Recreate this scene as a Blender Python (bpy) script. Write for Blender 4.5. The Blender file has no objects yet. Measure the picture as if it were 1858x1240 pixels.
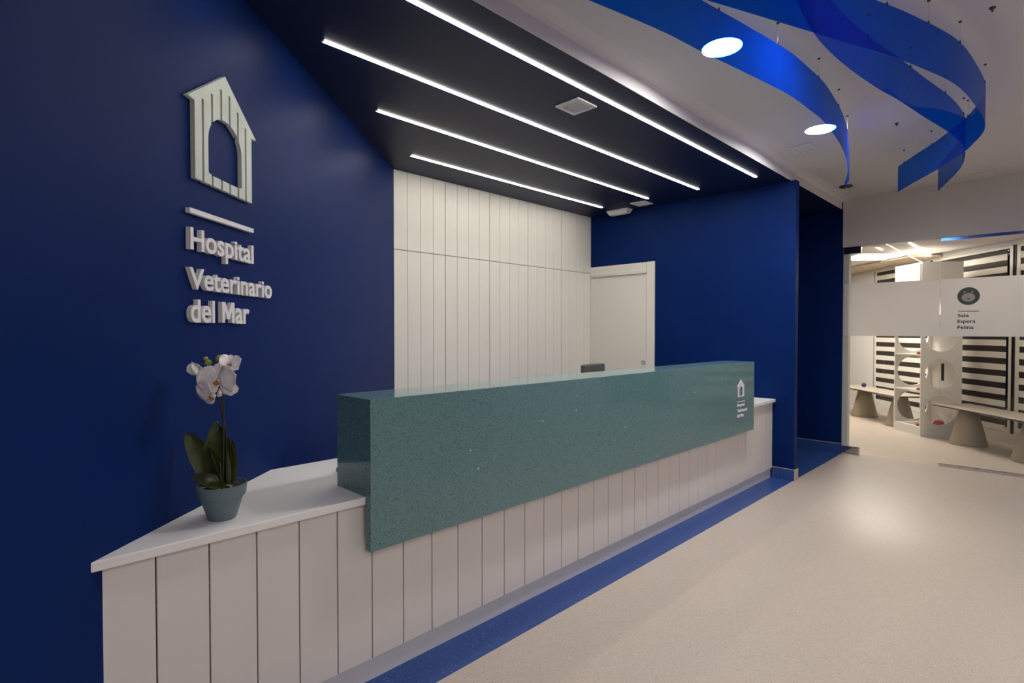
import bpy, bmesh, math, random
from mathutils import Vector, Matrix
random.seed(7)
scn = bpy.context.scene
COL = scn.collection
R = math.radians

# ------------------------------------------------------------------ camera
YAW, PITCH, CAM_H = 0.7867, -0.0181, 1.36
fw = Vector((math.cos(YAW), math.sin(YAW), 0)); rt = Vector((math.sin(YAW), -math.cos(YAW), 0)); upv = Vector((0, 0, 1))
F = math.cos(PITCH) * fw + math.sin(PITCH) * upv
U = -math.sin(PITCH) * fw + math.cos(PITCH) * upv
cam = bpy.data.cameras.new('camera'); cam_o = bpy.data.objects.new('camera', cam); COL.objects.link(cam_o)
cam.sensor_width = 36; cam.lens = 36 * 986.24 / 1858; cam.clip_start = 0.05
m = Matrix((rt, U, -F)).transposed().to_4x4(); m.translation = (0, 0, CAM_H)
cam_o.matrix_world = m
scn.camera = cam_o

# ------------------------------------------------------------------ world and exposure
world = bpy.data.worlds.new('night'); scn.world = world; world.use_nodes = True
world.node_tree.nodes['Background'].inputs[0].default_value = (0.010, 0.012, 0.02, 1)
world.node_tree.nodes['Background'].inputs[1].default_value = 0.35
scn.view_settings.view_transform = 'Standard'; scn.view_settings.look = 'None'
scn.view_settings.gamma = 1.0; scn.view_settings.use_curve_mapping = False
scn.view_settings.exposure = 0.0
LED_STRENGTH, LED_COL = 40.0, (1.0, 0.955, 0.85)
DOWN_STRENGTH, DOWN_COL = 288.0, (1.0, 0.965, 0.95)
PANEL_STRENGTH, PANEL_COL = 52.0, (1.0, 0.91, 0.79)

# ------------------------------------------------------------------ materials
def mat(name, color, rough=0.5, spec=0.5, metal=0.0, coat=0.0):
    mt = bpy.data.materials.new(name); mt.use_nodes = True
    b = mt.node_tree.nodes['Principled BSDF']
    b.inputs['Base Color'].default_value = (*color, 1); b.inputs['Roughness'].default_value = rough
    b.inputs['Specular IOR Level'].default_value = spec; b.inputs['Metallic'].default_value = metal
    b.inputs['Coat Weight'].default_value = coat
    return mt
def noise_tint(mt, c1, c2, scale, detail=2.0, lo=0.35, hi=0.65, bump=0.0, stretch=None):
    nt = mt.node_tree; b = nt.nodes['Principled BSDF']
    tc = nt.nodes.new('ShaderNodeTexCoord'); n = nt.nodes.new('ShaderNodeTexNoise'); r = nt.nodes.new('ShaderNodeValToRGB')
    n.inputs['Scale'].default_value = scale; n.inputs['Detail'].default_value = detail
    if stretch:
        mp = nt.nodes.new('ShaderNodeMapping'); mp.inputs['Scale'].default_value = stretch
        nt.links.new(tc.outputs['Object'], mp.inputs[0]); nt.links.new(mp.outputs[0], n.inputs['Vector'])
    else:
        nt.links.new(tc.outputs['Object'], n.inputs['Vector'])
    r.color_ramp.elements[0].position = lo; r.color_ramp.elements[0].color = (*c1, 1)
    r.color_ramp.elements[1].position = hi; r.color_ramp.elements[1].color = (*c2, 1)
    nt.links.new(n.outputs['Fac'], r.inputs[0]); nt.links.new(r.outputs[0], b.inputs['Base Color'])
    if bump:
        bp = nt.nodes.new('ShaderNodeBump'); bp.inputs['Strength'].default_value = bump; bp.inputs['Distance'].default_value = 0.002
        nt.links.new(n.outputs['Fac'], bp.inputs['Height']); nt.links.new(bp.outputs[0], b.inputs['Normal'])
    return mt
def speckle(mt, base, specks, rough_in=None):
    """base colour with voronoi flecks; specks = list of (scale, threshold, colour)"""
    nt = mt.node_tree; b = nt.nodes['Principled BSDF']
    tc = nt.nodes.new('ShaderNodeTexCoord'); cur = None
    for i, (sc, th, colr) in enumerate(specks):
        v = nt.nodes.new('ShaderNodeTexVoronoi'); v.inputs['Scale'].default_value = sc
        nt.links.new(tc.outputs['Object'], v.inputs['Vector'])
        sep = nt.nodes.new('ShaderNodeSeparateColor'); nt.links.new(v.outputs['Color'], sep.inputs[0])
        g = nt.nodes.new('ShaderNodeMath'); g.operation = 'LESS_THAN'; g.inputs[1].default_value = th
        nt.links.new(sep.outputs[0], g.inputs[0])
        d = nt.nodes.new('ShaderNodeMath'); d.operation = 'LESS_THAN'; d.inputs[1].default_value = 0.42
        nt.links.new(v.outputs['Distance'], d.inputs[0])
        mu = nt.nodes.new('ShaderNodeMath'); mu.operation = 'MULTIPLY'
        nt.links.new(g.outputs[0], mu.inputs[0]); nt.links.new(d.outputs[0], mu.inputs[1])
        mx = nt.nodes.new('ShaderNodeMix'); mx.data_type = 'RGBA'
        nt.links.new(mu.outputs[0], mx.inputs['Factor'])
        if cur is None: mx.inputs['A'].default_value = (*base, 1)
        else: nt.links.new(cur, mx.inputs['A'])
        mx.inputs['B'].default_value = (*colr, 1); cur = mx.outputs['Result']
    nt.links.new(cur, b.inputs['Base Color'])
    return mt
def emit(name, color, strength):
    mt = bpy.data.materials.new(name); mt.use_nodes = True; nt = mt.node_tree; nt.nodes.clear()
    o = nt.nodes.new('ShaderNodeOutputMaterial'); e = nt.nodes.new('ShaderNodeEmission')
    e.inputs[0].default_value = (*color, 1); e.inputs[1].default_value = strength
    nt.links.new(e.outputs[0], o.inputs[0]); return mt
def sheet(name, tint, rough=0.0, ior=1.45, transl=None, tw=0.0, refl=1.0):
    """thin clear or tinted sheet: tinted see-through with a surface reflection"""
    mt = bpy.data.materials.new(name); mt.use_nodes = True; nt = mt.node_tree; nt.nodes.clear()
    o = nt.nodes.new('ShaderNodeOutputMaterial'); t = nt.nodes.new('ShaderNodeBsdfTransparent'); t.inputs[0].default_value = (*tint, 1)
    g = nt.nodes.new('ShaderNodeBsdfGlossy'); g.inputs['Roughness'].default_value = rough
    lwt = nt.nodes.new('ShaderNodeLayerWeight'); lwt.inputs[0].default_value = 0.5
    pw = nt.nodes.new('ShaderNodeMath'); pw.operation = 'POWER'; pw.inputs[1].default_value = 5.0; nt.links.new(lwt.outputs['Facing'], pw.inputs[0])
    f0 = ((ior - 1) / (ior + 1)) ** 2
    fr = nt.nodes.new('ShaderNodeMath'); fr.operation = 'MULTIPLY_ADD'; fr.inputs[1].default_value = (1 - f0) * refl; fr.inputs[2].default_value = f0; nt.links.new(pw.outputs[0], fr.inputs[0])
    mx = nt.nodes.new('ShaderNodeMixShader'); base = t.outputs[0]
    if transl:
        tl = nt.nodes.new('ShaderNodeBsdfTranslucent'); tl.inputs[0].default_value = (*transl, 1)
        df = nt.nodes.new('ShaderNodeBsdfDiffuse'); df.inputs[0].default_value = (*transl, 1)
        m0 = nt.nodes.new('ShaderNodeMixShader'); m0.inputs[0].default_value = 0.5
        nt.links.new(tl.outputs[0], m0.inputs[1]); nt.links.new(df.outputs[0], m0.inputs[2])
        m2 = nt.nodes.new('ShaderNodeMixShader'); m2.inputs[0].default_value = tw
        nt.links.new(t.outputs[0], m2.inputs[1]); nt.links.new(m0.outputs[0], m2.inputs[2]); base = m2.outputs[0]
    nt.links.new(fr.outputs[0], mx.inputs[0]); nt.links.new(base, mx.inputs[1]); nt.links.new(g.outputs[0], mx.inputs[2])
    nt.links.new(mx.outputs[0], o.inputs[0]); return mt

NAVY = (0.0026, 0.0165, 0.102)
M = {}
M['navy'] = noise_tint(mat('navy wall paint', NAVY, 0.45, 0.055), (0.0024, 0.0157, 0.099), (0.0029, 0.0173, 0.105), 3.0)
M['navy_ceiling'] = mat('navy ceiling paint', (0.006, 0.0125, 0.050), 0.45, 0.22)
M['white_paint'] = mat('white plaster paint', (0.68, 0.655, 0.64), 0.7, 0.3)
M['white_board'] = mat('white lacquered board', (0.70, 0.655, 0.635), 0.38, 0.45)
M['panel_board'] = mat('ivory wall board', (0.76, 0.73, 0.66), 0.4, 0.4)
M['groove'] = mat('dark groove backing', (0.06, 0.045, 0.035), 0.8, 0.1)
M['joint'] = mat('light joint backing', (0.15, 0.125, 0.10), 0.8, 0.1)
M['top_white'] = noise_tint(mat('white solid surface', (0.74, 0.72, 0.70), 0.32, 0.45), (0.80, 0.785, 0.785), (0.85, 0.835, 0.83), 2.0)
M['plinth'] = mat('grey white plinth', (0.60, 0.59, 0.62), 0.4, 0.4)
M['teal'] = speckle(mat('teal quartz', (0.10, 0.20, 0.20), 0.09, 0.55), (0.116, 0.228, 0.245),
                    [(260, 0.20, (0.035, 0.080, 0.085)), (170, 0.16, (0.055, 0.115, 0.12)), (330, 0.07, (0.20, 0.31, 0.30)), (140, 0.0004, (0.95, 0.95, 0.95))])
M['floor'] = speckle(noise_tint(mat('beige vinyl floor', (0.42, 0.35, 0.30), 0.36, 0.42), (0.4, 0.33, 0.28), (0.44, 0.37, 0.31), 5.0), (0.51, 0.437, 0.377),
                     [(150, 0.35, (0.45, 0.38, 0.32)), (220, 0.25, (0.63, 0.55, 0.475)), (190, 0.05, (0.31, 0.255, 0.21))])
M['floor_blue'] = speckle(mat('blue vinyl floor', (0.03, 0.08, 0.25), 0.35, 0.4), (0.024, 0.068, 0.245),
                          [(120, 0.22, (0.034, 0.088, 0.30)), (170, 0.07, (0.17, 0.26, 0.48)), (200, 0.12, (0.012, 0.04, 0.16))])
M['led'] = emit('led strip glow', LED_COL, LED_STRENGTH)
M['down'] = emit('downlight glow', DOWN_COL, DOWN_STRENGTH)
M['fill_deep'] = emit('added inner fill glow', PANEL_COL, 30.0)
M['fill_soft'] = emit('added soft fill glow', PANEL_COL, 8.0)
M['panel_glow'] = emit('ceiling panel glow', PANEL_COL, PANEL_STRENGTH)
M['white_plastic'] = mat('white plastic', (0.72, 0.71, 0.68), 0.4, 0.4)
M['grey_metal'] = mat('light grey metal', (0.55, 0.55, 0.54), 0.35, 0.5, 0.2)
M['dark_hole'] = mat('dark duct', (0.03, 0.03, 0.03), 0.8, 0.1)
M['emblem'] = noise_tint(mat('pale green grey emblem', (0.55, 0.60, 0.55), 0.45, 0.4), (0.50, 0.55, 0.505), (0.56, 0.61, 0.565), 8.0)
M['letter'] = mat('white letters', (0.72, 0.71, 0.73), 0.5, 0.35)
M['ribbon'] = sheet('blue acrylic', (0.11, 0.43, 0.87), 0.03, 1.3, (0.0, 0.11, 0.75), 0.12, 0.35)
M['wire'] = mat('steel wire', (0.4, 0.4, 0.4), 0.3, 0.5, 0.8)
M['clip'] = mat('dark clip', (0.06, 0.055, 0.05), 0.5, 0.4)
M['glass'] = sheet('clear glass', (0.965, 0.975, 0.965), 0.0, 1.42)
M['night_glass'] = sheet('night window glass', (0.80, 0.82, 0.82), 0.0, 1.5)
M['frost'] = sheet('frosted film', (0.95, 0.95, 0.95), 0.35, 1.3, (0.90, 0.875, 0.85), 0.93)
M['chrome'] = mat('polished steel', (0.60, 0.60, 0.62), 0.12, 0.5, 1.0)
M['door_white'] = mat('ivory door lacquer', (0.72, 0.69, 0.62), 0.4, 0.4)
M['beige_cap'] = mat('beige vinyl cap', (0.50, 0.43, 0.36), 0.5, 0.3)
M['shelf_white'] = mat('white laminate', (0.78, 0.75, 0.71), 0.45, 0.4)
M['frame_white'] = mat('white window frame', (0.72, 0.69, 0.63), 0.45, 0.4)
M['frame_dark'] = mat('dark window gasket', (0.02, 0.018, 0.02), 0.5, 0.3)
M['blind'] = mat('white blind fabric', (0.74, 0.70, 0.64), 0.8, 0.2)
M['sheer'] = sheet('dark sheer blind gauze', (0.55, 0.53, 0.50), 0.5, 1.1, (0.13, 0.108, 0.09), 0.62)
M['bench_top'] = mat('taupe bench top', (0.40, 0.345, 0.285), 0.4, 0.4)
M['bench_edge'] = mat('dark bench edge', (0.05, 0.045, 0.04), 0.5, 0.3)
M['cone'] = mat('taupe bench cone', (0.36, 0.30, 0.225), 0.55, 0.3)
M['wood'] = noise_tint(mat('pale oak veneer', (0.5, 0.4, 0.3), 0.5, 0.3), (0.46, 0.35, 0.245), (0.66, 0.55, 0.42), 2.2, 5.0, 0.3, 0.7, 0, (1.0, 14.0, 1.0))
M['pot'] = noise_tint(mat('blue grey plastic pot', (0.10, 0.17, 0.20), 0.45, 0.4), (0.108, 0.160, 0.190), (0.132, 0.185, 0.215), 20.0)
M['soil'] = noise_tint(mat('bark soil', (0.03, 0.02, 0.015), 0.9, 0.1), (0.012, 0.009, 0.007), (0.06, 0.04, 0.028), 90.0)
M['bark'] = mat('pale bark chip', (0.38, 0.29, 0.21), 0.8, 0.2)
M['leaf'] = noise_tint(mat('orchid leaf', (0.02, 0.045, 0.012), 0.35, 0.5), (0.030, 0.040, 0.008), (0.058, 0.072, 0.014), 18.0)
M['stem'] = mat('dark orchid stem', (0.016, 0.020, 0.010), 0.5, 0.4)
M['petal'] = noise_tint(mat('white orchid petal', (0.78, 0.75, 0.76), 0.55, 0.3), (0.74, 0.70, 0.72), (0.84, 0.81, 0.82), 30.0)
M['lip'] = noise_tint(mat('orchid lip', (0.6, 0.3, 0.1), 0.5, 0.3), (0.22, 0.035, 0.03), (0.72, 0.50, 0.10), 160.0, 2.0, 0.45, 0.55)
M['bud'] = mat('green orchid bud', (0.30, 0.33, 0.10), 0.5, 0.3)
M['chair_grey'] = mat('grey chair upholstery', (0.10, 0.095, 0.10), 0.75, 0.2)
M['black_plastic'] = mat('black plastic', (0.02, 0.02, 0.022), 0.4, 0.4)
M['tray'] = mat('teal plastic', (0.06, 0.15, 0.15), 0.4, 0.4)
M['sign_green'] = mat('grey green film', (0.085, 0.115, 0.105), 0.6, 0.2)
M['sign_pale'] = mat('pale film', (0.46, 0.43, 0.40), 0.6, 0.2)
M['sign_ink'] = mat('navy ink film', (0.012, 0.014, 0.022), 0.6, 0.2)
M['red'] = mat('red felt', (0.45, 0.05, 0.05), 0.8, 0.2)
M['blue_ball'] = mat('blue rubber', (0.02, 0.02, 0.16), 0.5, 0.4)
M['asphalt'] = mat('night asphalt', (0.03, 0.03, 0.03), 0.9, 0.1)
M['street'] = emit('warm street glow', (1.0, 0.75, 0.4), 9.0)

# ------------------------------------------------------------------ mesh helpers
def link(name, me, material, parent=None, loc=None):
    o = bpy.data.objects.new(name, me); COL.objects.link(o)
    if material is not None and not me.materials: me.materials.append(material)
    if parent is not None: o.parent = parent
    if loc is not None: o.location = loc
    return o
def bm_obj(name, bm, material, parent=None, origin=None, smooth=False, loc=None):
    """one mesh object; origin = world base the vertices are measured from"""
    if origin is not None: bmesh.ops.translate(bm, verts=bm.verts, vec=-Vector(origin))
    bmesh.ops.recalc_face_normals(bm, faces=bm.faces)
    me = bpy.data.meshes.new(name); bm.to_mesh(me); bm.free()
    if smooth:
        me.shade_smooth()
        me.set_sharp_from_angle(angle=R(38))
    return link(name, me, material, parent, loc)
def abox(bm, x0, x1, y0, y1, z0, z1, bev=0.0):
    v = [bm.verts.new(p) for p in ((x0, y0, z0), (x1, y0, z0), (x1, y1, z0), (x0, y1, z0), (x0, y0, z1), (x1, y0, z1), (x1, y1, z1), (x0, y1, z1))]
    fs = [bm.faces.new([v[i] for i in q]) for q in ((3, 2, 1, 0), (4, 5, 6, 7), (0, 1, 5, 4), (1, 2, 6, 5), (2, 3, 7, 6), (3, 0, 4, 7))]
    if bev:
        es = {e for f in fs for e in f.edges}
        bmesh.ops.bevel(bm, geom=list(es), offset=bev, segments=1, profile=0.5, affect='EDGES')
def box(name, x0, x1, y0, y1, z0, z1, material, parent=None, bev=0.0, origin=None):
    bm = bmesh.new(); abox(bm, x0, x1, y0, y1, z0, z1, bev)
    return bm_obj(name, bm, material, parent, origin)
def aprism(bm, pts, z0, z1):
    """vertical prism over a plan polygon"""
    a = [bm.verts.new((x, y, z0)) for x, y in pts]; b = [bm.verts.new((x, y, z1)) for x, y in pts]
    bm.faces.new(a[::-1]); bm.faces.new(b); n = len(pts)
    for i in range(n): bm.faces.new((a[i], a[(i + 1) % n], b[(i + 1) % n], b[i]))
def prism(name, pts, z0, z1, material, parent=None, origin=None, bev=0.0):
    bm = bmesh.new(); aprism(bm, pts, z0, z1)
    if bev: bmesh.ops.bevel(bm, geom=bm.edges[:], offset=bev, segments=2, profile=0.5, affect='EDGES')
    return bm_obj(name, bm, material, parent, origin)
def aplate(bm, pts, O, u, v, w, d0, d1):
    """polygon pts in the (u,v) plane at O pushed out along w from d0 to d1"""
    a = [bm.verts.new(O + u * p[0] + v * p[1] + w * d0) for p in pts]; b = [bm.verts.new(O + u * p[0] + v * p[1] + w * d1) for p in pts]
    bm.faces.new(a[::-1]); bm.faces.new(b); n = len(pts)
    for i in range(n): bm.faces.new((a[i], a[(i + 1) % n], b[(i + 1) % n], b[i]))
def alathe(bm, prof, c=(0, 0), seg=32, cap=True):
    rings = []
    for r, z in prof:
        rings.append([bm.verts.new((c[0] + r * math.cos(2 * math.pi * i / seg), c[1] + r * math.sin(2 * math.pi * i / seg), z)) for i in range(seg)])
    for a, b in zip(rings, rings[1:]):
        for i in range(seg): bm.faces.new((a[i], a[(i + 1) % seg], b[(i + 1) % seg], b[i]))
    if cap: bm.faces.new(rings[0][::-1]); bm.faces.new(rings[-1])
def atube(bm, pts, rad, seg=8):
    pts = [Vector(p) for p in pts]; rings = []
    rads = rad if isinstance(rad, (list, tuple)) else [rad] * len(pts)
    for i, p in enumerate(pts):
        d = (pts[min(i + 1, len(pts) - 1)] - pts[max(i - 1, 0)]).normalized()
        a = d.orthogonal().normalized() if i == 0 else (rings_dir - d * rings_dir.dot(d)).normalized()
        rings_dir = a; b = d.cross(a)
        rings.append([bm.verts.new(p + (a * math.cos(2 * math.pi * k / seg) + b * math.sin(2 * math.pi * k / seg)) * rads[i]) for k in range(seg)])
    for a, b in zip(rings, rings[1:]):
        for i in range(seg): bm.faces.new((a[i], a[(i + 1) % seg], b[(i + 1) % seg], b[i]))
    bm.faces.new(rings[0][::-1]); bm.faces.new(rings[-1])
def thing(name, label, cat, loc=(0, 0, 0), rotz=0.0, group=None):
    o = bpy.data.objects.new(name, None); COL.objects.link(o); o.location = loc; o.rotation_euler = (0, 0, rotz)
    o.empty_display_size = 0.1
    return tag(o, label, cat, group)
def tag(o, label, cat, group=None):
    o['label'] = label; o['category'] = cat
    if group: o['group'] = group
    return o
def struct(o, label=None):
    o['kind'] = 'structure'
    if label: o['label'] = label
    return o

# ------------------------------------------------------------------ dimensions
ZC, ZM = 2.730, 2.842          # reception ceiling, main ceiling
XW, YW = 5.288, 3.959          # door wall, panelled wall
XG = 6.955                     # glass partition plane
K = Vector((0.953, 2.505, 0)); LT = Vector((0.737, 0.6756, 0)).normalized(); LN = Vector((LT.y, -LT.x, 0))   # logo wall: point, direction, normal
FA = Vector((8.707, 1.236, 0)); FANG = R(40.5)
FT = Vector((math.cos(FANG), math.sin(FANG), 0)); FN = Vector((math.sin(FANG), -math.cos(FANG), 0))           # facade direction, normal to the street
def fac(t, n): p = FA + FT * t + FN * n; return (p.x, p.y)
def lw(s, off=0.0): p = K + LT * s + LN * off; return (p.x, p.y)

# ------------------------------------------------------------------ the setting
struct(prism('floor', [(-5, -9), (13, -9), (13, 1.681), (-5, 1.681)], -0.06, 0.0, M['floor']))
struct(prism('floor_waiting', [(6.93, 1.681), (13, 1.681), (13, 5), (7.0, 5)], -0.06, 0.0, M['floor']))
struct(prism('floor_blue', [(-0.2, 1.681), (6.93, 1.681), (7.0, 5.2), (-0.2, 5.2)], -0.06, 0.0, M['floor_blue']))
DOWNLIGHTS = [(2.79, 1.25), (4.42, 1.24), (0.1, -1.3), (-1.6, -2.2), (1.0, -2.9), (5.2, -2.3), (-0.6, -3.9)]
ceil = struct(prism('ceiling', [(-5, -9), (XG, -9), (XG, 1.71), (-5, 1.71)], ZM, ZM + 0.08, M['white_paint']))
bm = bmesh.new()                                   # cut the downlight recesses into the ceiling board
for q in DOWNLIGHTS: alathe(bm, [(0.1005, ZM - 0.02), (0.1005, ZM + 0.06)], q, 40)
cutter = bm_obj('cutter', bm, M['white_paint']); md = ceil.modifiers.new('recess', 'BOOLEAN'); md.operation = 'DIFFERENCE'; md.solver = 'EXACT'; md.object = cutter
cut_me = bpy.data.meshes.new_from_object(ceil.evaluated_get(bpy.context.evaluated_depsgraph_get()))
ceil.modifiers.clear(); ceil.data = cut_me; bpy.data.objects.remove(cutter)
struct(prism('ceiling_reception', [(-0.4, 1.722), (6.93, 1.722), (6.93, 5.2), (-0.4, 5.2)], ZC, ZC + 0.07, M['navy_ceiling']))
bm = bmesh.new()
pr = [(1.717, ZC - 0.001), (1.717, ZC + 0.078), (1.700, ZC + 0.092), (1.632, ZM + 0.0005), (1.632, ZM + 0.01), (1.80, ZM + 0.01), (1.80, ZC + 0.071), (1.7215, ZC + 0.071), (1.7215, ZC - 0.001)]
a = [bm.verts.new((-0.4, y, z)) for y, z in pr]; b = [bm.verts.new((XG - 0.02, y, z)) for y, z in pr]
bm.faces.new(a); bm.faces.new(b[::-1])
for i in range(len(pr)): bm.faces.new((a[i], b[i], b[(i + 1) % len(pr)], a[(i + 1) % len(pr)]))
struct(bm_obj('trim_1', bm, M['white_paint']))

struct(prism('wall_left', [lw(-7.5), lw(2.152), lw(2.152, -0.12), lw(-7.5, -0.12)], 0, ZM, M['navy']))
# panelled back wall: 20 boards in two rows
wb = struct(box('wall_back', 2.45, XW + 0.05, YW + 0.018, YW + 0.12, 0, ZC, M['joint']))
bw = (XW - 2.541) / 20
def board_mesh(name, w, h, t):
    bmx = bmesh.new(); abox(bmx, 0, w, 0, t, 0, h, 0.0012); bmesh.ops.recalc_face_normals(bmx, faces=bmx.faces)
    me = bpy.data.meshes.new(name); bmx.to_mesh(me); bmx.free(); return me
ZS = 2.058
mu_ = board_mesh('board_upper', bw - 0.0036, ZC - ZS - 0.003, 0.018); ml_ = board_mesh('board_lower', bw - 0.0036, ZS - 0.003 - 0.10, 0.018)
mu2 = board_mesh('board_upper_gap', bw - 0.0075, ZC - ZS - 0.003, 0.018); ml2 = board_mesh('board_lower_gap', bw - 0.0075, ZS - 0.003 - 0.10, 0.018)
for me in (mu_, ml_, mu2, ml2): me.materials.append(M['panel_board'])
for i in range(20):
    gap = (i % 4 == 3 and i < 19)
    link('board', mu2 if gap else mu_, None, wb, (2.541 + i * bw + 0.0014, YW, ZS + 0.0025))
    link('board', ml2 if gap else ml_, None, wb, (2.541 + i * bw + 0.0014, YW, 0.10))
# door wall with its sliding door
struct(box('wall_right', XW, XW + 0.083, 1.675, YW + 0.1, 0, ZC, M['navy'], bev=0.002))
d1 = bpy.data.objects.new('door_1', None); COL.objects.link(d1); d1.location = (XW, 3.5, 0); struct(d1, 'ivory sliding door in the navy wall behind the desk')
O = (XW, 3.5, 0)
box('door_casing', XW - 0.016, XW, 3.095, 3.192, 0, 2.127, M['door_white'], d1, 0.002, O)
box('door_casing', XW - 0.016, XW, 3.932, YW - 0.001, 0, 2.006, M['door_white'], d1, 0.002, O)
box('door_head', XW - 0.018, XW, 3.195, YW - 0.001, 2.024, 2.126, M['door_white'], d1, 0.002, O)
box('door_rail', XW - 0.030, XW, 3.193, YW - 0.003, 2.004, 2.021, M['door_white'], d1, 0.002, O)
leaf = box('door_leaf', XW - 0.008, XW, 3.193, 3.931, 0.01, 2.003, M['door_white'], d1, 0.001, O)
bm = bmesh.new(); alathe(bm, [(0.0, 0.0), (0.024, 0.0), (0.026, 0.002), (0.024, 0.0035), (0.020, 0.0035), (0.018, 0.0012), (0.0, 0.0012)], seg=24, cap=False)
bmesh.ops.remove_doubles(bm, verts=bm.verts, dist=1e-5)
bmesh.ops.rotate(bm, verts=bm.verts, matrix=Matrix.Rotation(R(-90), 3, 'Y')); bmesh.ops.translate(bm, verts=bm.verts, vec=(XW - 0.008, 3.236, 1.019))
o = bm_obj('flush_pull', bm, M['chrome'], leaf, O, True); o['label'] = 'round recessed steel door pull'
# corridor beside the desk
struct(box('wall_corridor', 6.92, 6.95, 1.702, 5.1, 0, ZC, M['navy']))
struct(box('wall_corridor_end', XW + 0.083, 6.92, 4.9, 5.0, 0, ZC, M['navy']))
struct(box('wall_partition', 6.968, 7.06, 1.652, 5.1, 0, 2.62, M['white_paint']))
struct(box('wall_glass_header', 6.92, 7.04, -1.35, 1.705, 2.302, ZM + 0.05, M['white_paint']))
bm = bmesh.new(); abox(bm, XW - 0.006, XW, 1.669, 1.868, 0, 0.101, 0.001)
struct(bm_obj('baseboard_desk', bm, M['floor_blue']))
struct(box('baseboard_desk_lip', XW - 0.0075, XW, 1.668, 1.868, 0.101, 0.105, M['beige_cap']))
struct(box('baseboard_corner', XW - 0.006, XW + 0.083, 1.6625, 1.6685, 0, 0.105, M['beige_cap']))
struct(box('baseboard_corridor', 6.914, 6.92, 1.702, 4.9, 0, 0.100, M['floor_blue']))
struct(box('baseboard_corridor_lip', 6.9125, 6.92, 1.702, 4.9, 0.1, 0.1045, M['beige_cap']))
# the rest of the hall, behind the camera
struct(box('wall_rear', -4.6, -4.5, -9, -1.5, 0, ZM, M['white_paint']))
struct(box('wall_side', -4.5, 3.2, -5.1, -5.0, 0, ZM, M['white_paint']))
# street facade: wall pieces round the windows, in the facade's own frame
FO = 0.75
def fprism(name, t0, t1, n0, n1, z0, z1, material, parent=None):
    return prism(name, [fac(t0, n0), fac(t0, n1), fac(t1, n1), fac(t1, n0)], z0, z1, material, parent)
struct(fprism('wall_front', 2.42, 4.6, FO, FO + 0.15, 0, 2.62, M['white_paint']))
struct(fprism('wall_front_sill', -16, 2.42, FO, FO + 0.15, 0, 0.13, M['frame_white']))
struct(fprism('wall_front_head', -16, 2.42, FO, FO + 0.15, 2.40, ZM + 0.1, M['white_paint']))
struct(fprism('wall_front_hall', -16, -3.1, FO, FO + 0.15, 0.13, 2.40, M['white_paint']))
struct(prism('ceiling_waiting', [(7.0, -1.6), (13, 5), (7.0, 5)], 2.452, 2.52, M['white_paint']))
struct(prism('ground_street', [fac(-16, FO + 0.15), fac(-16, 30), fac(12, 30), fac(12, FO + 0.15)], -0.3, -0.15, M['asphalt']))
struct(prism('trim_2', [fac(0.75, 0.30), fac(0.75, FO), fac(3.9, FO), fac(3.9, 0.02), fac(1.4, 0.25)], 2.425, 2.452, M['wood']))

# ------------------------------------------------------------------ reception counter
ctop = prism('worktop', [(0.222, 1.836), (5.286, 1.836), (5.286, 2.507), (0.957, 2.507)], 0.706, 0.735, M['top_white'], None, (0.6, 1.95, 0.706), 0.003)
ctop.location = (0.6, 1.95, 0.706)
tag(ctop, 'long white worktop of the reception counter tapering to a point at the navy wall', 'worktop')
rc = thing('reception_counter', 'white board-fronted reception counter on a low grey plinth', 'counter', (2.8, 2.1, 0)); O = (2.8, 2.1, 0)
prism('carcass', [(0.30, 1.884), (5.28, 1.884), (5.28, 2.47), (0.96, 2.47)], 0.09, 0.7055, M['white_board'], rc, O)
box('backing', 0.29, 5.28, 1.876, 1.884, 0.092, 0.7055, M['groove'], rc, 0, O)
prism('plinth', [(0.29, 1.876), (5.28, 1.876), (5.28, 2.40), (0.90, 2.40)], 0.0, 0.088, M['plinth'], rc, O)
bx0, bstep = 0.236, 0.1427
bme = board_mesh('counter_board', bstep - 0.0042, 0.706 - 0.090, 0.014); bme.materials.append(M['white_board'])
bmn = board_mesh('counter_board_first', bstep - 0.0042 - 0.008, 0.706 - 0.090, 0.014); bmn.materials.append(M['white_board'])
nb = 0; x = bx0
while x < 5.27:
    w = min(bstep, 5.284 - x)
    if x == bx0: link('board', bmn, None, rc, (x + 0.010 - O[0], 1.862 - O[1], 0.0895))
    elif w > bstep - 1e-4: link('board', bme, None, rc, (x + 0.002 - O[0], 1.862 - O[1], 0.0895))
    else:
        mm = board_mesh('counter_board_last', w - 0.003, 0.706 - 0.090, 0.014); mm.materials.append(M['white_board'])
        link('board', mm, None, rc, (x + 0.002 - O[0], 1.862 - O[1], 0.0895))
    x += bstep

# teal quartz ledge
X0, X1, YF, ZT, ZB, YR = 1.049, 4.676, 1.7976, 1.107, 0.535, 2.056
lg = thing('quartz_ledge', 'speckled teal quartz transaction ledge hanging over the counter front', 'ledge', (2.86, 1.93, 0.735)); O = (2.86, 1.93, 0.735)
XS = 3.065
for a_, b_ in ((X0, XS - 0.0008), (XS + 0.0008, X1)):
    box('front_slab', a_, b_, YF, 1.836, ZB, ZT, M['teal'], lg, 0.0012, O)
box('top_slab', X0, X1, 1.8362, YR, ZT - 0.02, ZT, M['teal'], lg, 0.0012, O)
for a_, b_ in ((X0, X0 + 0.02), (X1 - 0.02, X1)):
    box('end_slab', a_, b_, 1.8362, YR, 0.7352, ZT - 0.0203, M['teal'], lg, 0.0008, O)
box('rear_slab', X0 + 0.0202, X1 - 0.0202, YR - 0.02, YR - 0.001, 0.7352, ZT - 0.0203, M['teal'], lg, 0, O)

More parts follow.
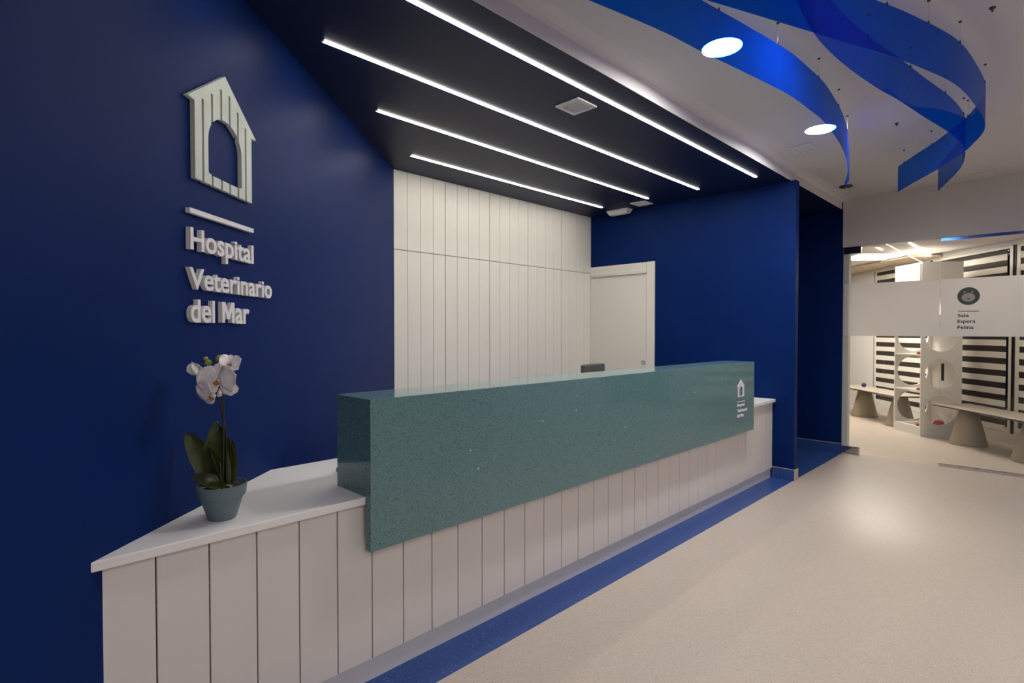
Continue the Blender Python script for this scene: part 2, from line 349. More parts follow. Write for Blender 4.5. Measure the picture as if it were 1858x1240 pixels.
# ------------------------------------------------------------------ lettering
def text_islands(txt, bold):
    cu = bpy.data.curves.new('txt', 'FONT'); cu.body = txt; cu.offset = bold; cu.fill_mode = 'BOTH'; cu.extrude = 0.5; cu.resolution_u = 3
    ob = bpy.data.objects.new('txt', cu); COL.objects.link(ob)
    dg = bpy.context.evaluated_depsgraph_get(); me = bpy.data.meshes.new_from_object(ob.evaluated_get(dg))
    bpy.data.objects.remove(ob); bpy.data.curves.remove(cu)
    b = bmesh.new(); b.from_mesh(me); bpy.data.meshes.remove(me); bmesh.ops.remove_doubles(b, verts=b.verts, dist=1e-5)
    b.verts.ensure_lookup_table(); seen = set(); isl = []
    for v in b.verts:
        if v.index in seen: continue
        st = [v]; seen.add(v.index); comp = []
        while st:
            q = st.pop(); comp.append(q.index)
            for e in q.link_edges:
                w = e.other_vert(q)
                if w.index not in seen: seen.add(w.index); st.append(w)
        isl.append(comp)
    groups = []
    for c in isl:
        xs = [b.verts[i].co.x for i in c]; lo, hi = min(xs), max(xs)
        for g in groups:
            ov = min(hi, g[1]) - max(lo, g[0])
            if ov > 0.5 * min(hi - lo, g[1] - g[0]): g[0] = min(lo, g[0]); g[1] = max(hi, g[1]); g[2] += c; break
        else: groups.append([lo, hi, list(c)])
    groups.sort(key=lambda g: g[0]); out = []
    for g in groups:
        ids = set(g[2]); idx = {i: k for k, i in enumerate(g[2])}
        vs = [b.verts[i].co.copy() for i in g[2]]
        fs = [[idx[v.index] for v in f.verts] for f in b.faces if f.verts[0].index in ids]
        out.append((vs, fs))
    b.free(); return out
def put_text(txt, parent, origin, O3, u, v, w, u0, u1, z0, capz, depth0, depth1, material, bold=0.012, name='letter'):
    """letters of txt spread from u0 to u1, baseline at z0, capital height capz, standing proud from depth0 to depth1"""
    isl = text_islands(txt, bold); chars = txt.replace(' ', '')
    if len(chars) != len(isl): chars = None
    xs = [c.x for vs, _ in isl for c in vs]; lo, hi = min(xs), max(xs)
    top = max(c.y for c in isl[0][0]); xh = None
    if chars:
        low = [max(c.y for c in vs) for ch, (vs, _) in zip(chars, isl) if ch in 'aeosnr']
        xh = sum(low) / len(low) if low else None
    def lift(ch, y):                              # lower-case bodies rise to three quarters of the capitals
        if not chars or xh is None or ch.isupper() or y <= 0: return y
        body = 0.75 * top
        if ch == 'i' and y > xh * 1.08: return 1.0 * top + (y - top) * 0.9
        return y * body / xh if y <= xh else body + (y - xh) * max(0.05, (top - body) / max(1e-6, top - xh)) * (0.9 if ch in 'it' else 1.0)
    su = (u1 - u0) / (hi - lo); sv = capz / top
    for n_, (vs, fs) in enumerate(isl):
        ch = chars[n_] if chars else 'A'
        if ch == 'M':
            x0_, x1_ = min(c.x for c in vs), max(c.x for c in vs); w_, h_ = x1_ - x0_, max(c.y for c in vs); q = 0.21 * w_
            P2 = [(0, 0), (q, 0), (q, 0.60 * h_), (0.42 * w_, 0.17 * h_), (0.58 * w_, 0.17 * h_), (w_ - q, 0.60 * h_), (w_ - q, 0), (w_, 0), (w_, h_), (0.755 * w_, h_), (0.5 * w_, 0.46 * h_), (0.245 * w_, h_), (0, h_)]
            k_ = len(P2); vs = [Vector((x0_ + x, y, z)) for z in (-0.5, 0.5) for x, y in P2]
            fs = [list(range(k_))[::-1], list(range(k_, 2 * k_))] + [[i, (i + 1) % k_, k_ + (i + 1) % k_, k_ + i] for i in range(k_)]
        me = bpy.data.meshes.new(name)
        pts = [O3 + u * (u0 + (c.x - lo) * su) + v * (z0 + lift(ch, c.y) * sv) + w * (depth0 + (c.z + 0.5) * (depth1 - depth0)) - Vector(origin) for c in vs]
        me.from_pydata([tuple(p) for p in pts], [], fs); me.update()
        link(name, me, material, parent)
def emblem(parent, origin, O3, u, v, w, s, d0, d1, material):
    """dog house made of seven boards under a gable with an arched opening; s = scale, foot at v = 0"""
    B, AR, sl = 0.0, 0.039, 0.0062
    ctr = [-0.142, -0.086, -0.028, 0.028, 0.086, 0.142]; tops = [0.292, 0.334, 0.374, 0.374, 0.334, 0.292]
    def ell(x): return 0.165 + 0.100 * math.sqrt(max(0.0, 1 - (x / 0.111) ** 2))
    P = [(-0.188, B), (-0.188, 0.269), (-0.227, 0.271), (0, 0.436), (0.227, 0.271), (0.188, 0.269), (0.188, B)]
    c = ctr[5]; P += [(c + sl, B), (c + sl, tops[5]), (c - sl, tops[5]), (c - sl, B)]
    P += [(ctr[4] + sl, B), (ctr[4] + sl, AR), (0.106, AR), (0.111, AR + 0.006), (0.111, 0.165), (0.1085, ell(0.1085)), (0.103, ell(0.103))]
    for k in (4, 3, 2, 1):
        c = ctr[k]; P += [(c + sl, ell(c + sl)), (c + sl, tops[k]), (c - sl, tops[k]), (c - sl, ell(c - sl))]
        if k > 1:
            for f in (0.33, 0.67):
                xx = (c - sl) + ((ctr[k - 1] + sl) - (c - sl)) * f; P.append((xx, ell(xx)))
    P += [(-0.103, ell(0.103)), (-0.1085, ell(0.1085)), (-0.111, 0.165), (-0.111, AR + 0.006), (-0.106, AR), (ctr[1] - sl, AR), (ctr[1] - sl, B)]
    c = ctr[0]; P += [(c + sl, B), (c + sl, tops[0]), (c - sl, tops[0]), (c - sl, B)]
    bm = bmesh.new(); aplate(bm, [(x * s, y * s) for x, y in P], O3, u, v, w, d0, d1)
    em = bm_obj('house_emblem', bm, material, parent, origin)
    for a_, b_ in ((1, 2), (2, 3), (3, 4)):
        bm = bmesh.new(); x0, x1 = ctr[a_] + sl, ctr[b_] - sl
        aplate(bm, [(x0 * s, 0), (x1 * s, 0), (x1 * s, 0.036 * s), (x0 * s, 0.036 * s)], O3, u, v, w, d0, d1)
        bm_obj('emblem_block', bm, material, em, origin)
Z = Vector((0, 0, 1))
# big sign on the logo wall
p0 = K + LT * -0.36 + Z * 1.4
ws = thing('wall_sign', 'raised clinic sign with dog house emblem and white letters on the navy wall', 'sign', p0)
emblem(ws, p0, K + LT * -0.3585 + Z * 1.895, LT, Z, LN, 1.0, 0.001, 0.018, M['emblem'])
bm = bmesh.new(); aplate(bm, [(-0.578, 1.769), (-0.158, 1.774), (-0.158, 1.791), (-0.578, 1.786)], K, LT, Z, LN, 0.001, 0.018)
bm_obj('bar', bm, M['letter'], ws, p0)
for txt, u0, u1, z0, ch in (('Hospital', -0.577, -0.160, 1.646, 0.074), ('Veterinario', -0.583, -0.004, 1.510, 0.072), ('del Mar', -0.579, -0.197, 1.394, 0.079)):
    put_text(txt, ws, p0, K, LT, Z, LN, u0, u1, z0, ch, 0.001, 0.018, M['letter'], 0.018)
# small sign on the ledge
p0 = Vector((4.40, YF, 0.668)); XU = Vector((1, 0, 0)); YN = Vector((0, -1, 0))
ds = thing('ledge_logo', 'small white house logo with three lines of lettering on the teal ledge', 'logo', p0)
emblem(ds, p0, Vector((4.401, YF, 0.833)), XU, Z, YN, 0.318, 0.0004, 0.004, M['letter'])
bm = bmesh.new(); aplate(bm, [(4.329, 0.793), (4.474, 0.792), (4.474, 0.798), (4.329, 0.799)], Vector((0, YF, 0)), XU, Z, YN, 0.0004, 0.004)
bm_obj('bar', bm, M['letter'], ds, p0)
for txt, u0, u1, z0, ch in (('Hospital', 4.330, 4.474, 0.757, 0.024), ('Veterinario', 4.334, 4.526, 0.712, 0.024), ('del Mar', 4.331, 4.464, 0.670, 0.026)):
    put_text(txt, ds, p0, Vector((0, YF, 0)), XU, Z, YN, u0, u1, z0, ch, 0.0004, 0.004, M['letter'], 0.02)

# ------------------------------------------------------------------ ceiling fittings
for i, (y, x0, x1, wd) in enumerate(((1.900, 0.57, 4.94, 'nearest the white fascia'), (2.455, 1.195, 4.975, 'second from the white fascia'), (2.990, 1.80, 4.955, 'third from the white fascia'), (3.562, 2.443, 4.952, 'shortest, nearest the panelled wall'))):
    t = thing('led_strip', 'glowing linear ceiling light, ' + wd, 'ceiling light', ((x0 + x1) / 2, y, ZC), group='linear lights in the navy ceiling'); O = ((x0 + x1) / 2, y, ZC)
    box('diffuser', x0, x1, y - 0.011, y + 0.011, ZC - 0.0035, ZC - 0.0005, M['led'], t, 0, O)
    for xe in (x0 - 0.006, x1):
        box('end_cap', xe, xe + 0.006, y - 0.013, y + 0.013, ZC - 0.005, ZC - 0.0002, M['white_plastic'], t, 0, O)
def downlight(x, y, label, group):
    t = thing('downlight', label, 'ceiling light', (x, y, ZM), group=group)
    bm = bmesh.new(); alathe(bm, [(0.0995, 0.015), (0.0985, -0.005), (0.108, -0.005), (0.112, -0.0005)], seg=40, cap=False); bm_obj('trim_ring', bm, M['white_plastic'], t, None, True)
    bm = bmesh.new(); alathe(bm, [(0.0980, 0.010), (0.0980, 0.014)], seg=40); bm_obj('lens', bm, M['down'], t)
downlight(2.79, 1.25, 'round glowing downlight seen through the blue ribbon, the larger of two', None)
downlight(4.42, 1.24, 'round glowing downlight above the curled ribbon end, the smaller of two', None)
for x, y in DOWNLIGHTS[2:]:  # lamps out of view, added and placed to balance the hall light
    downlight(x, y, 'unseen round downlight added to light the hall', 'added hall downlights')
def vent(name, x0, x1, y0, y1, z, label, nsl, along='x', group=None, frame=0.026):
    cx, cy = (x0 + x1) / 2, (y0 + y1) / 2; t = thing(name, label, 'air vent', (cx, cy, z), group=group); O = (cx, cy, z)
    bm = bmesh.new()
    for q in ((x0, x1, y0, y0 + frame), (x0, x1, y1 - frame, y1), (x0, x0 + frame, y0 + frame, y1 - frame), (x1 - frame, x1, y0 + frame, y1 - frame)):
        abox(bm, *q, z - 0.008, z - 0.0003)
    bm_obj('frame', bm, M['white_plastic'], t, O)
    box('duct', x0 + frame, x1 - frame, y0 + frame, y1 - frame, z - 0.0015, z - 0.0004, M['dark_hole'], t, 0, O)
    ix0, ix1, iy0, iy1 = x0 + frame, x1 - frame, y0 + frame, y1 - frame
    for k in range(nsl):
        bm = bmesh.new(); f = (k + 0.5) / nsl
        if along == 'x':
            yy = iy0 + (iy1 - iy0) * f; h = (iy1 - iy0) / nsl * 0.27; q = [(yy - h, -0.0022), (yy + h * 0.9, -0.0078), (yy + h, -0.0070), (yy - h * 0.9, -0.0014)]
            a = [bm.verts.new((ix0, p, z + dz)) for p, dz in q]; b = [bm.verts.new((ix1, p, z + dz)) for p, dz in q]
        else:
            xx = ix0 + (ix1 - ix0) * f; h = (ix1 - ix0) / nsl * 0.27; q = [(xx - h, -0.0022), (xx + h * 0.9, -0.0078), (xx + h, -0.0070), (xx - h * 0.9, -0.0014)]
            a = [bm.verts.new((p, iy0, z + dz)) for p, dz in q]; b = [bm.verts.new((p, iy1, z + dz)) for p, dz in q]
        bm.faces.new(a); bm.faces.new(b[::-1])
        for i in range(4): bm.faces.new((a[i], b[i], b[(i + 1) % 4], a[(i + 1) % 4]))
        bm_obj('slat', bm, M['white_plastic'], t, O)
vent('air_vent', 2.530, 2.712, 1.990, 2.167, ZC, 'square white slatted vent in the navy ceiling between the two long lights', 6, 'y')
vent('air_vent', 5.000, 5.182, 3.057, 3.232, ZC, 'square white vent in the navy ceiling above the navy door wall', 6, 'y')
vent('air_vent', 4.665, 4.880, 1.376, 1.545, ZM, 'square white vent in the white ceiling beside the small downlight', 6, 'y')
vent('slot_vent', 6.68, 6.89, 0.445, 0.672, ZM, 'narrow white slot vent in the white ceiling above the glass partition', 2, 'y', None, 0.055)
t = thing('emergency_light', 'small white emergency light box under the navy ceiling near the corner', 'emergency light', (5.20, 3.50, ZC)); O = (5.20, 3.50, ZC)
bm = bmesh.new()
a = [bm.verts.new(p) for p in ((5.14, 3.355, ZC - 0.0005), (5.262, 3.355, ZC - 0.0005), (5.262, 3.645, ZC - 0.0005), (5.14, 3.645, ZC - 0.0005))]
b = [bm.verts.new(p) for p in ((5.165, 3.385, ZC - 0.052), (5.237, 3.385, ZC - 0.052), (5.237, 3.615, ZC - 0.052), (5.165, 3.615, ZC - 0.052))]
bm.faces.new(a); bm.faces.new(b[::-1])
for i in range(4): bm.faces.new((a[i], b[i], b[(i + 1) % 4], a[(i + 1) % 4]))
bmesh.ops.bevel(bm, geom=bm.edges[:], offset=0.006, segments=2, profile=0.5, affect='EDGES')
bm_obj('housing', bm, M['white_plastic'], t, O, True)
box('test_lens', 5.19, 5.215, 3.42, 3.58, ZC - 0.055, ZC - 0.0515, M['grey_metal'], t, 0, O)
t = thing('ceiling_rose', 'flat dark round ceiling rose in the white ceiling beyond the curled ribbon', 'ceiling rose', (6.327, 1.535, ZM))
bm = bmesh.new(); alathe(bm, [(0.058, -0.001), (0.062, -0.008), (0.05, -0.016), (0.024, -0.024)], seg=32); bm_obj('body', bm, M['clip'], t, None, True)
bm = bmesh.new(); alathe(bm, [(0.022, -0.024), (0.018, -0.034), (0.006, -0.036)], seg=16); bm_obj('nozzle', bm, M['grey_metal'], t, None, True)
for q, lab in (((3.326, 0.227), 'tiny dark ceiling hook to the upper corner, beyond the wide ribbon'), ((4.68, 0.823), 'tiny dark ceiling hook between the two ribbon groups')):
    bm = bmesh.new(); alathe(bm, [(0.012, -0.0005), (0.012, -0.006), (0.005, -0.010), (0.003, -0.022)], seg=12)
    o = bm_obj('ceiling_hook', bm, M['clip'], None, None, True, (q[0], q[1], ZM)); tag(o, lab, 'hook')

# ------------------------------------------------------------------ blue acrylic ribbons hung on edge under the ceiling
def catmull(pts, n=8):
    out = []; P = [Vector((*p, 0)) for p in pts]; P = [P[0] * 2 - P[1]] + P + [P[-1] * 2 - P[-2]]
    for i in range(1, len(P) - 2):
        for k in range(n):
            s = k / n; a, b, c, d = P[i - 1], P[i], P[i + 1], P[i + 2]
            out.append(0.5 * ((2 * b) + (c - a) * s + (2 * a - 5 * b + 4 * c - d) * s * s + (3 * b - a - 3 * c + d) * s ** 3))
    out.append(P[-2]); return out
def ribbon(plan, label, hooks, z0=2.53, z1=2.74, taper=None):
    c = catmull(plan); org = (c[len(c) // 2].x, c[len(c) // 2].y, z0)
    t = thing('acrylic_ribbon', label, 'ribbon', org, group='blue ribbons under the ceiling'); bm = bmesh.new(); rows = []
    for i, p in enumerate(c):
        d = (c[min(i + 1, len(c) - 1)] - c[max(i - 1, 0)]).normalized(); nn = Vector((-d.y, d.x, 0)) * 0.0015
        s = i / (len(c) - 1); zt = z1; zb = z0
        if taper and s > taper: zt = z1 - (z1 - z0) * 0.96 * ((s - taper) / (1 - taper)) ** 0.9
        q = [p - nn, p + nn]
        rows.append([bm.verts.new((q[0].x, q[0].y, zb)), bm.verts.new((q[1].x, q[1].y, zb)), bm.verts.new((q[1].x, q[1].y, zt)), bm.verts.new((q[0].x, q[0].y, zt))])
    for a, b in zip(rows, rows[1:]):
        for i in range(4): bm.faces.new((a[i], b[i], b[(i + 1) % 4], a[(i + 1) % 4]))
    bm.faces.new(rows[0]); bm.faces.new(rows[-1][::-1])
    bm_obj('sheet', bm, M['ribbon'], t, org, True)
    for hx in hooks:
        p = min(c, key=lambda q: abs(q.x - hx))
        bm = bmesh.new(); atube(bm, [(p.x, p.y, z1 - 0.012), (p.x, p.y, ZM - 0.004)], 0.00035, 6); bm_obj('hanging_wire', bm, M['wire'], t, org)
        bm = bmesh.new(); alathe(bm, [(0.007, ZM - 0.0005), (0.007, ZM - 0.005), (0.003, ZM - 0.008)], (p.x, p.y), 12); bm_obj('ceiling_clip', bm, M['clip'], t, org)
        bm = bmesh.new(); alathe(bm, [(0.003, z1 - 0.004), (0.004, z1 + 0.005), (0.002, z1 + 0.011)], (p.x, p.y), 10); bm_obj('wire_clamp', bm, M['clip'], t, org)
ribbon([(0.9, 1.33), (1.25, 1.25), (1.56, 1.18), (1.92, 1.10), (2.19, 1.06), (2.48, 1.01), (2.85, 0.952), (3.13, 0.935), (3.36, 0.93), (3.60, 0.945), (3.89, 0.972), (4.22, 1.022), (4.45, 1.07), (4.82, 1.15), (4.97, 1.215)],
       'translucent blue acrylic ribbon crossing the two glowing downlights', (1.78, 2.277, 2.776, 3.274, 3.785, 4.273), taper=0.88)
ribbon([(1.3, 0.52), (1.7, 0.60), (2.08, 0.662), (2.36, 0.686), (2.59, 0.682), (2.85, 0.658), (3.12, 0.62), (3.32, 0.582), (3.68, 0.528), (4.05, 0.468), (4.32, 0.442), (4.57, 0.437), (4.82, 0.464), (5.09, 0.518), (5.39, 0.61), (5.72, 0.715)],
       'translucent blue acrylic ribbon with its tip behind the other ribbon in the middle', (1.5, 2.0, 2.5, 3.0, 3.5, 4.0, 4.49, 5.0, 5.45))
ribbon([(1.0, 1.25), (1.35, 1.10), (1.75, 0.93), (2.13, 0.775), (2.36, 0.682), (2.64, 0.57), (2.82, 0.50), (3.0, 0.44), (3.22, 0.375), (3.42, 0.337), (3.70, 0.312), (3.95, 0.300), (4.12, 0.306), (4.27, 0.333), (4.42, 0.380), (4.60, 0.446), (4.96, 0.628), (5.25, 0.805), (5.51, 0.955)],
       'widest translucent blue acrylic ribbon bending back round the others', (1.3, 1.8, 2.25, 2.75, 3.05, 3.37, 4.0, 4.55, 5.05, 5.42))

# ------------------------------------------------------------------ glass partition
def pane(name, y0, y1, z0, z1, material, parent, O, x0=XG, x1=XG + 0.010):
    return box(name, x0, x1, y0, y1, z0, z1, material, parent, 0, O)
gd = thing('glass_door', 'clear glass door with a frosted band and dark patch hinges beside the navy corridor', 'door', (XG, 1.27, 0)); O = (XG, 1.27, 0)
pane('glass_pane', 0.842, 1.698, 0.012, 2.296, M['glass'], gd, O)
pane('frosted_band', 0.843, 1.697, 1.313, 1.889, M['frost'], gd, O, XG - 0.0012, XG - 0.0004)
box('patch_hinge', XG - 0.016, XG + 0.026, 1.531, 1.696, 2.225, 2.298, M['chrome'], gd, 0.002, O)
box('patch_hinge', XG - 0.016, XG + 0.026, 1.531, 1.696, 0.004, 0.078, M['chrome'], gd, 0.002, O)
gp = thing('glass_screen', 'fixed clear glass screen with a frosted band and waiting room sign', 'partition', (XG, -0.2, 0)); O = (XG, -0.2, 0)
pane('glass_pane', -1.22, 0.836, 0.010, 2.292, M['glass'], gp, O)
pane('frosted_band', -1.22, 0.835, 1.313, 1.889, M['frost'], gp, O, XG - 0.0012, XG - 0.0004)
box('top_rail', XG - 0.012, XG + 0.022, -1.22, 0.837, 2.272, 2.302, M['chrome'], gp, 0.001, O)
box('bottom_rail', XG - 0.010, XG + 0.020, -1.22, 0.837, 0.0, 0.022, M['chrome'], gp, 0.001, O)
p0 = Vector((XG - 0.0015, 0.62, 1.385)); GU = Vector((0, -1, 0)); GN = Vector((-1, 0, 0)); GO = Vector((XG - 0.0014, 0, 0))
gs = thing('waiting_room_sign', 'animal face pictogram over three dark words on the frosted glass', 'sign', p0)
def ellip(cu, cz, ru, rz, n=40): return [(cu + ru * math.cos(2 * math.pi * i / n), cz + rz * math.sin(2 * math.pi * i / n)) for i in range(n)]
bm = bmesh.new(); aplate(bm, ellip(-0.619, 1.71, 0.0855, 0.087), GO, GU, Z, GN, 0, 0.0005); disc = bm_obj('face_disc', bm, M['sign_green'], gs, p0)
bm = bmesh.new(); aplate(bm, ellip(-0.620, 1.698, 0.051, 0.0425), GO, GU, Z, GN, 0.0006, 0.0010); bm_obj('muzzle', bm, M['sign_pale'], disc, p0)
for e in (-0.649, -0.591):
    bm = bmesh.new(); aplate(bm, ellip(e, 1.7505, 0.0075, 0.0085, 16), GO, GU, Z, GN, 0.0006, 0.0010); bm_obj('eye', bm, M['sign_pale'], disc, p0)
bm = bmesh.new(); aplate(bm, [(-0.631, 1.689), (-0.609, 1.689), (-0.611, 1.681), (-0.620, 1.675), (-0.629, 1.681)], GO, GU, Z, GN, 0.0011, 0.0014); bm_obj('nose', bm, M['sign_green'], disc, p0)
bm = bmesh.new(); aplate(bm, [(-0.698, 1.559), (-0.540, 1.557), (-0.540, 1.564), (-0.698, 1.566)], GO, GU, Z, GN, 0, 0.0005); bm_obj('bar', bm, M['sign_ink'], gs, p0)
for txt, u0, u1, z0, ch in (('Sala', -0.700, -0.614, 1.505, 0.031), ('Espera', -0.700, -0.564, 1.447, 0.031), ('Felina', -0.700, -0.577, 1.387, 0.032)):
    put_text(txt, gs, p0, GO, GU, Z, GN, u0, u1, z0, ch, 0, 0.0005, M['sign_ink'], 0.018)

# ------------------------------------------------------------------ waiting room: windows and striped blinds
def window(i, t0, t1):
    w = bpy.data.objects.new('window_%d' % i, None); COL.objects.link(w); struct(w); ff = 0.055
    for nm, q in (('window_frame', (t0, t0 + ff, 0.13, 2.40)), ('window_frame', (t1 - ff, t1, 0.13, 2.40)), ('window_sill', (t0 + ff, t1 - ff, 0.13, 0.13 + ff)), ('window_head', (t0 + ff, t1 - ff, 2.40 - 0.03, 2.40))):
        fprism(nm, q[0], q[1], FO + 0.015, FO + 0.10, q[2], q[3], M['frame_white'], w)
    fprism('gasket', t0 - 0.012, t0, FO + 0.005, FO + 0.11, 0.13, 2.40, M['frame_dark'], w)
    fprism('gasket', t1, t1 + 0.012, FO + 0.005, FO + 0.11, 0.13, 2.40, M['frame_dark'], w)
    fprism('window_pane', t0 + ff, t1 - ff, FO + 0.075, FO + 0.083, 0.13 + ff, 2.37, M['night_glass'], w)
def blind(t0, t1, label):
    b = thing('striped_blind', label, 'blind', (*fac((t0 + t1) / 2, FO), 0.134), FANG, 'striped window blinds'); L = t1 - t0
    P, W = 0.1500, 0.076
    me = bpy.data.meshes.new('blind_slat'); bmx = bmesh.new(); abox(bmx, -L / 2, L / 2, -0.0015, 0.0015, 0, W); bmx.to_mesh(me); bmx.free(); me.materials.append(M['blind'])
    box('gauze', -L / 2, L / 2, -0.0202, -0.0196, 0.0, 2.23, M['sheer'], b)
    box('bottom_bar', -L / 2, L / 2, -0.027, -0.013, -0.022, 0.0, M['frame_dark'], b)
    k = 0
    while k * P < 2.2:
        h = k * P
        link('slat', me, None, b, (0, -0.018, h)); k += 1
    return b
for i, (t0, t1) in enumerate(((1.02, 2.42), (-0.425, 0.98), (-1.86, -0.465), (-3.1, -1.90))):
    window(i + 1, t0, t1)
blind(1.07, 2.372, 'white and dark striped blind behind the bench beside the white wall')
blind(-0.33, 0.94, 'white and dark striped blind beside the pale wall panel with round holes')
blind(-1.80, -0.505, 'white and dark striped blind at the edge of the view, behind the nearer bench')

# ceiling lights of the waiting room; the second and third panels are added unseen
c0 = fac(0.88, -0.14)
t = thing('ceiling_panel', 'bright square light panel in the waiting room ceiling', 'ceiling light', (*c0, 2.452), FANG)
bm = bmesh.new()
for q in ((-0.37, 0.37, -0.37, -0.345), (-0.37, 0.37, 0.345, 0.37), (-0.37, -0.345, -0.345, 0.345), (0.345, 0.37, -0.345, 0.345)): abox(bm, *q, -0.012, -0.0005)
bm_obj('frame', bm, M['white_plastic'], t)
box('diffuser', -0.345, 0.345, -0.345, 0.345, -0.009, -0.002, M['panel_glow'], t)
c0 = fac(-1.55, 0.15)  # hidden panel, added to even out the light behind the glass
t = thing('ceiling_panel', 'unseen dim light panel added behind the wall over the glass to fill the waiting room', 'ceiling light', (*c0, 2.452), FANG)
bm = bmesh.new()
for q in ((-0.37, 0.37, -0.37, -0.345), (-0.37, 0.37, 0.345, 0.37), (-0.37, -0.345, -0.345, 0.345), (0.345, 0.37, -0.345, 0.345)): abox(bm, *q, -0.012, -0.0005)
bm_obj('frame', bm, M['white_plastic'], t)
box('diffuser', -0.345, 0.345, -0.345, 0.345, -0.009, -0.002, M['fill_soft'], t)
c0 = fac(2.5, -0.85)  # hidden panel, added to brighten the far wall and bench
t = thing('ceiling_panel', 'unseen light panel added deep in the waiting room behind the navy corridor wall', 'ceiling light', (*c0, 2.452), FANG)
bm = bmesh.new()
for q in ((-0.37, 0.37, -0.37, -0.345), (-0.37, 0.37, 0.345, 0.37), (-0.37, -0.345, -0.345, 0.345), (0.345, 0.37, -0.345, 0.345)): abox(bm, *q, -0.012, -0.0005)
bm_obj('frame', bm, M['white_plastic'], t)
box('diffuser', -0.345, 0.345, -0.345, 0.345, -0.009, -0.002, M['fill_deep'], t)
for (xa, xb, yy, lab) in ((8.08, 9.75, 1.29, 'long thin linear light in the waiting room ceiling'), (8.30, 8.62, 1.66, 'short thin linear light beside the waiting room light panel')):
    t = thing('linear_light', lab, 'ceiling light', ((xa + xb) / 2, yy, 2.452)); O = ((xa + xb) / 2, yy, 2.452)
    box('diffuser', xa, xb, yy - 0.010, yy + 0.010, 2.4475, 2.4505, M['panel_glow'], t, 0, O)
    for xe in (xa - 0.006, xb): box('end_cap', xe, xe + 0.006, yy - 0.012, yy + 0.012, 2.446, 2.4515, M['white_plastic'], t, 0, O)
vent('air_vent', 7.30, 7.62, 0.62, 0.86, 2.452, 'white vent in the waiting room ceiling just behind the glass screen', 5, 'y')
# pale wall unit for cats: round holes in the end and in the back
DU, LU, HU = 0.50, 0.56, 2.262
cu_ = thing('cat_shelf_unit', 'tall white shelf unit with round climbing holes between the two benches', 'shelf unit', FA, FANG)
# local frame: x along the facade, y = -n (so depth runs to negative y)
def holed(name, W_, H_, holes, thick, axis, at, material, parent, seg=36):
    """upright panel W_ x H_ with round holes (centre u, z, r), built as a rectangle grid of strips round each hole"""
    bm = bmesh.new()
    zs = [0.0]
    for (u, z, r) in holes: zs += [z - r - 0.03, z + r + 0.03]
    zs.append(H_)
    def P(u, z, d): return (at + d, -u, z) if axis == 'x' else (u, -(at + d), z)
    def slab(u0, u1, z0, z1):
        if u1 - u0 < 1e-5 or z1 - z0 < 1e-5: return
        v = [bm.verts.new(P(u, z, d)) for d in (0, thick) for (u, z) in ((u0, z0), (u1, z0), (u1, z1), (u0, z1))]
        for q in ((0, 1, 2, 3), (7, 6, 5, 4), (0, 4, 5, 1), (1, 5, 6, 2), (2, 6, 7, 3), (3, 7, 4, 0)): bm.faces.new([v[i] for i in q])
    zprev = 0.0
    for (u, z, r) in holes:
        slab(0, W_, zprev, z - r - 0.03)
        u0, u1, z0, z1 = 0.0, W_, z - r - 0.03, z + r + 0.03
        rim, out = [], []
        for i in range(seg):
            a = 2 * math.pi * (i + 0.5) / seg; cx, cz = math.cos(a), math.sin(a)
            sx = ((u1 - u) / cx if cx > 0 else (u0 - u) / cx) if abs(cx) > 1e-6 else 1e9
            sz = ((z1 - z) / cz if cz > 0 else (z0 - z) / cz) if abs(cz) > 1e-6 else 1e9
            s = min(sx, sz); rim.append((u + r * cx, z + r * cz)); out.append((u + s * cx, z + s * cz))
        corners = [(u1, z1), (u0, z1), (u0, z0), (u1, z0)]
        ring = []
        for d in (0, thick):
            ring.append(([bm.verts.new(P(*p, d)) for p in rim], [bm.verts.new(P(*p, d)) for p in out], [bm.verts.new(P(*p, d)) for p in corners]))
        for d in (0, 1):
            ri, ou, co = ring[d]
            for i in range(seg):
                j = (i + 1) % seg; f = [ri[i], ri[j], ou[j], ou[i]]
                a, b = out[i], out[j]
                if abs(a[0] - b[0]) > 1e-5 and abs(a[1] - b[1]) > 1e-5:
                    k = min(range(4), key=lambda k: (corners[k][0] - (a[0] + b[0]) / 2) ** 2 + (corners[k][1] - (a[1] + b[1]) / 2) ** 2)
                    f = [ri[i], ri[j], ou[j], co[k], ou[i]]
                bm.faces.new(f)
        for i in range(seg):
            j = (i + 1) % seg; bm.faces.new((ring[0][0][i], ring[0][0][j], ring[1][0][j], ring[1][0][i]))
        for s0, s1 in ((0, None),):
            for side in (u0, u1):
                vv = [bm.verts.new(P(side, zz, d)) for d, zz in ((0, z0), (0, z1), (thick, z1), (thick, z0))]; bm.faces.new(vv)
        zprev = z + r + 0.03
    slab(0, W_, zprev, H_)
    return bm_obj(name, bm, material, parent)
HZ = (0.340, 0.818, 1.292, 1.766)
holed('end_panel', DU, HU, [(0.241, z, 0.190) for z in HZ], 0.020, 'x', 0.0, M['shelf_white'], cu_)
holed('end_panel', DU, HU, [(0.235, z, 0.200) for z in HZ], 0.020, 'x', LU - 0.02, M['shelf_white'], cu_)
box('front_door', 0.0205, LU - 0.0205, -0.003, 0.013, 1.545, HU - 0.022, M['shelf_white'], cu_)
box('back_panel', 0.021, LU - 0.021, -DU + 0.001, -DU + 0.017, 0, HU, M['shelf_white'], cu_)
o = box('slot_strip', 0.30, 0.345, -DU + 0.0172, -DU + 0.024, 0.70, 0.93, M['frame_dark'], cu_); o['label'] = 'dark upright strip standing in for a slot in the back panel'  # thin dark strip put where the back panel has a slot
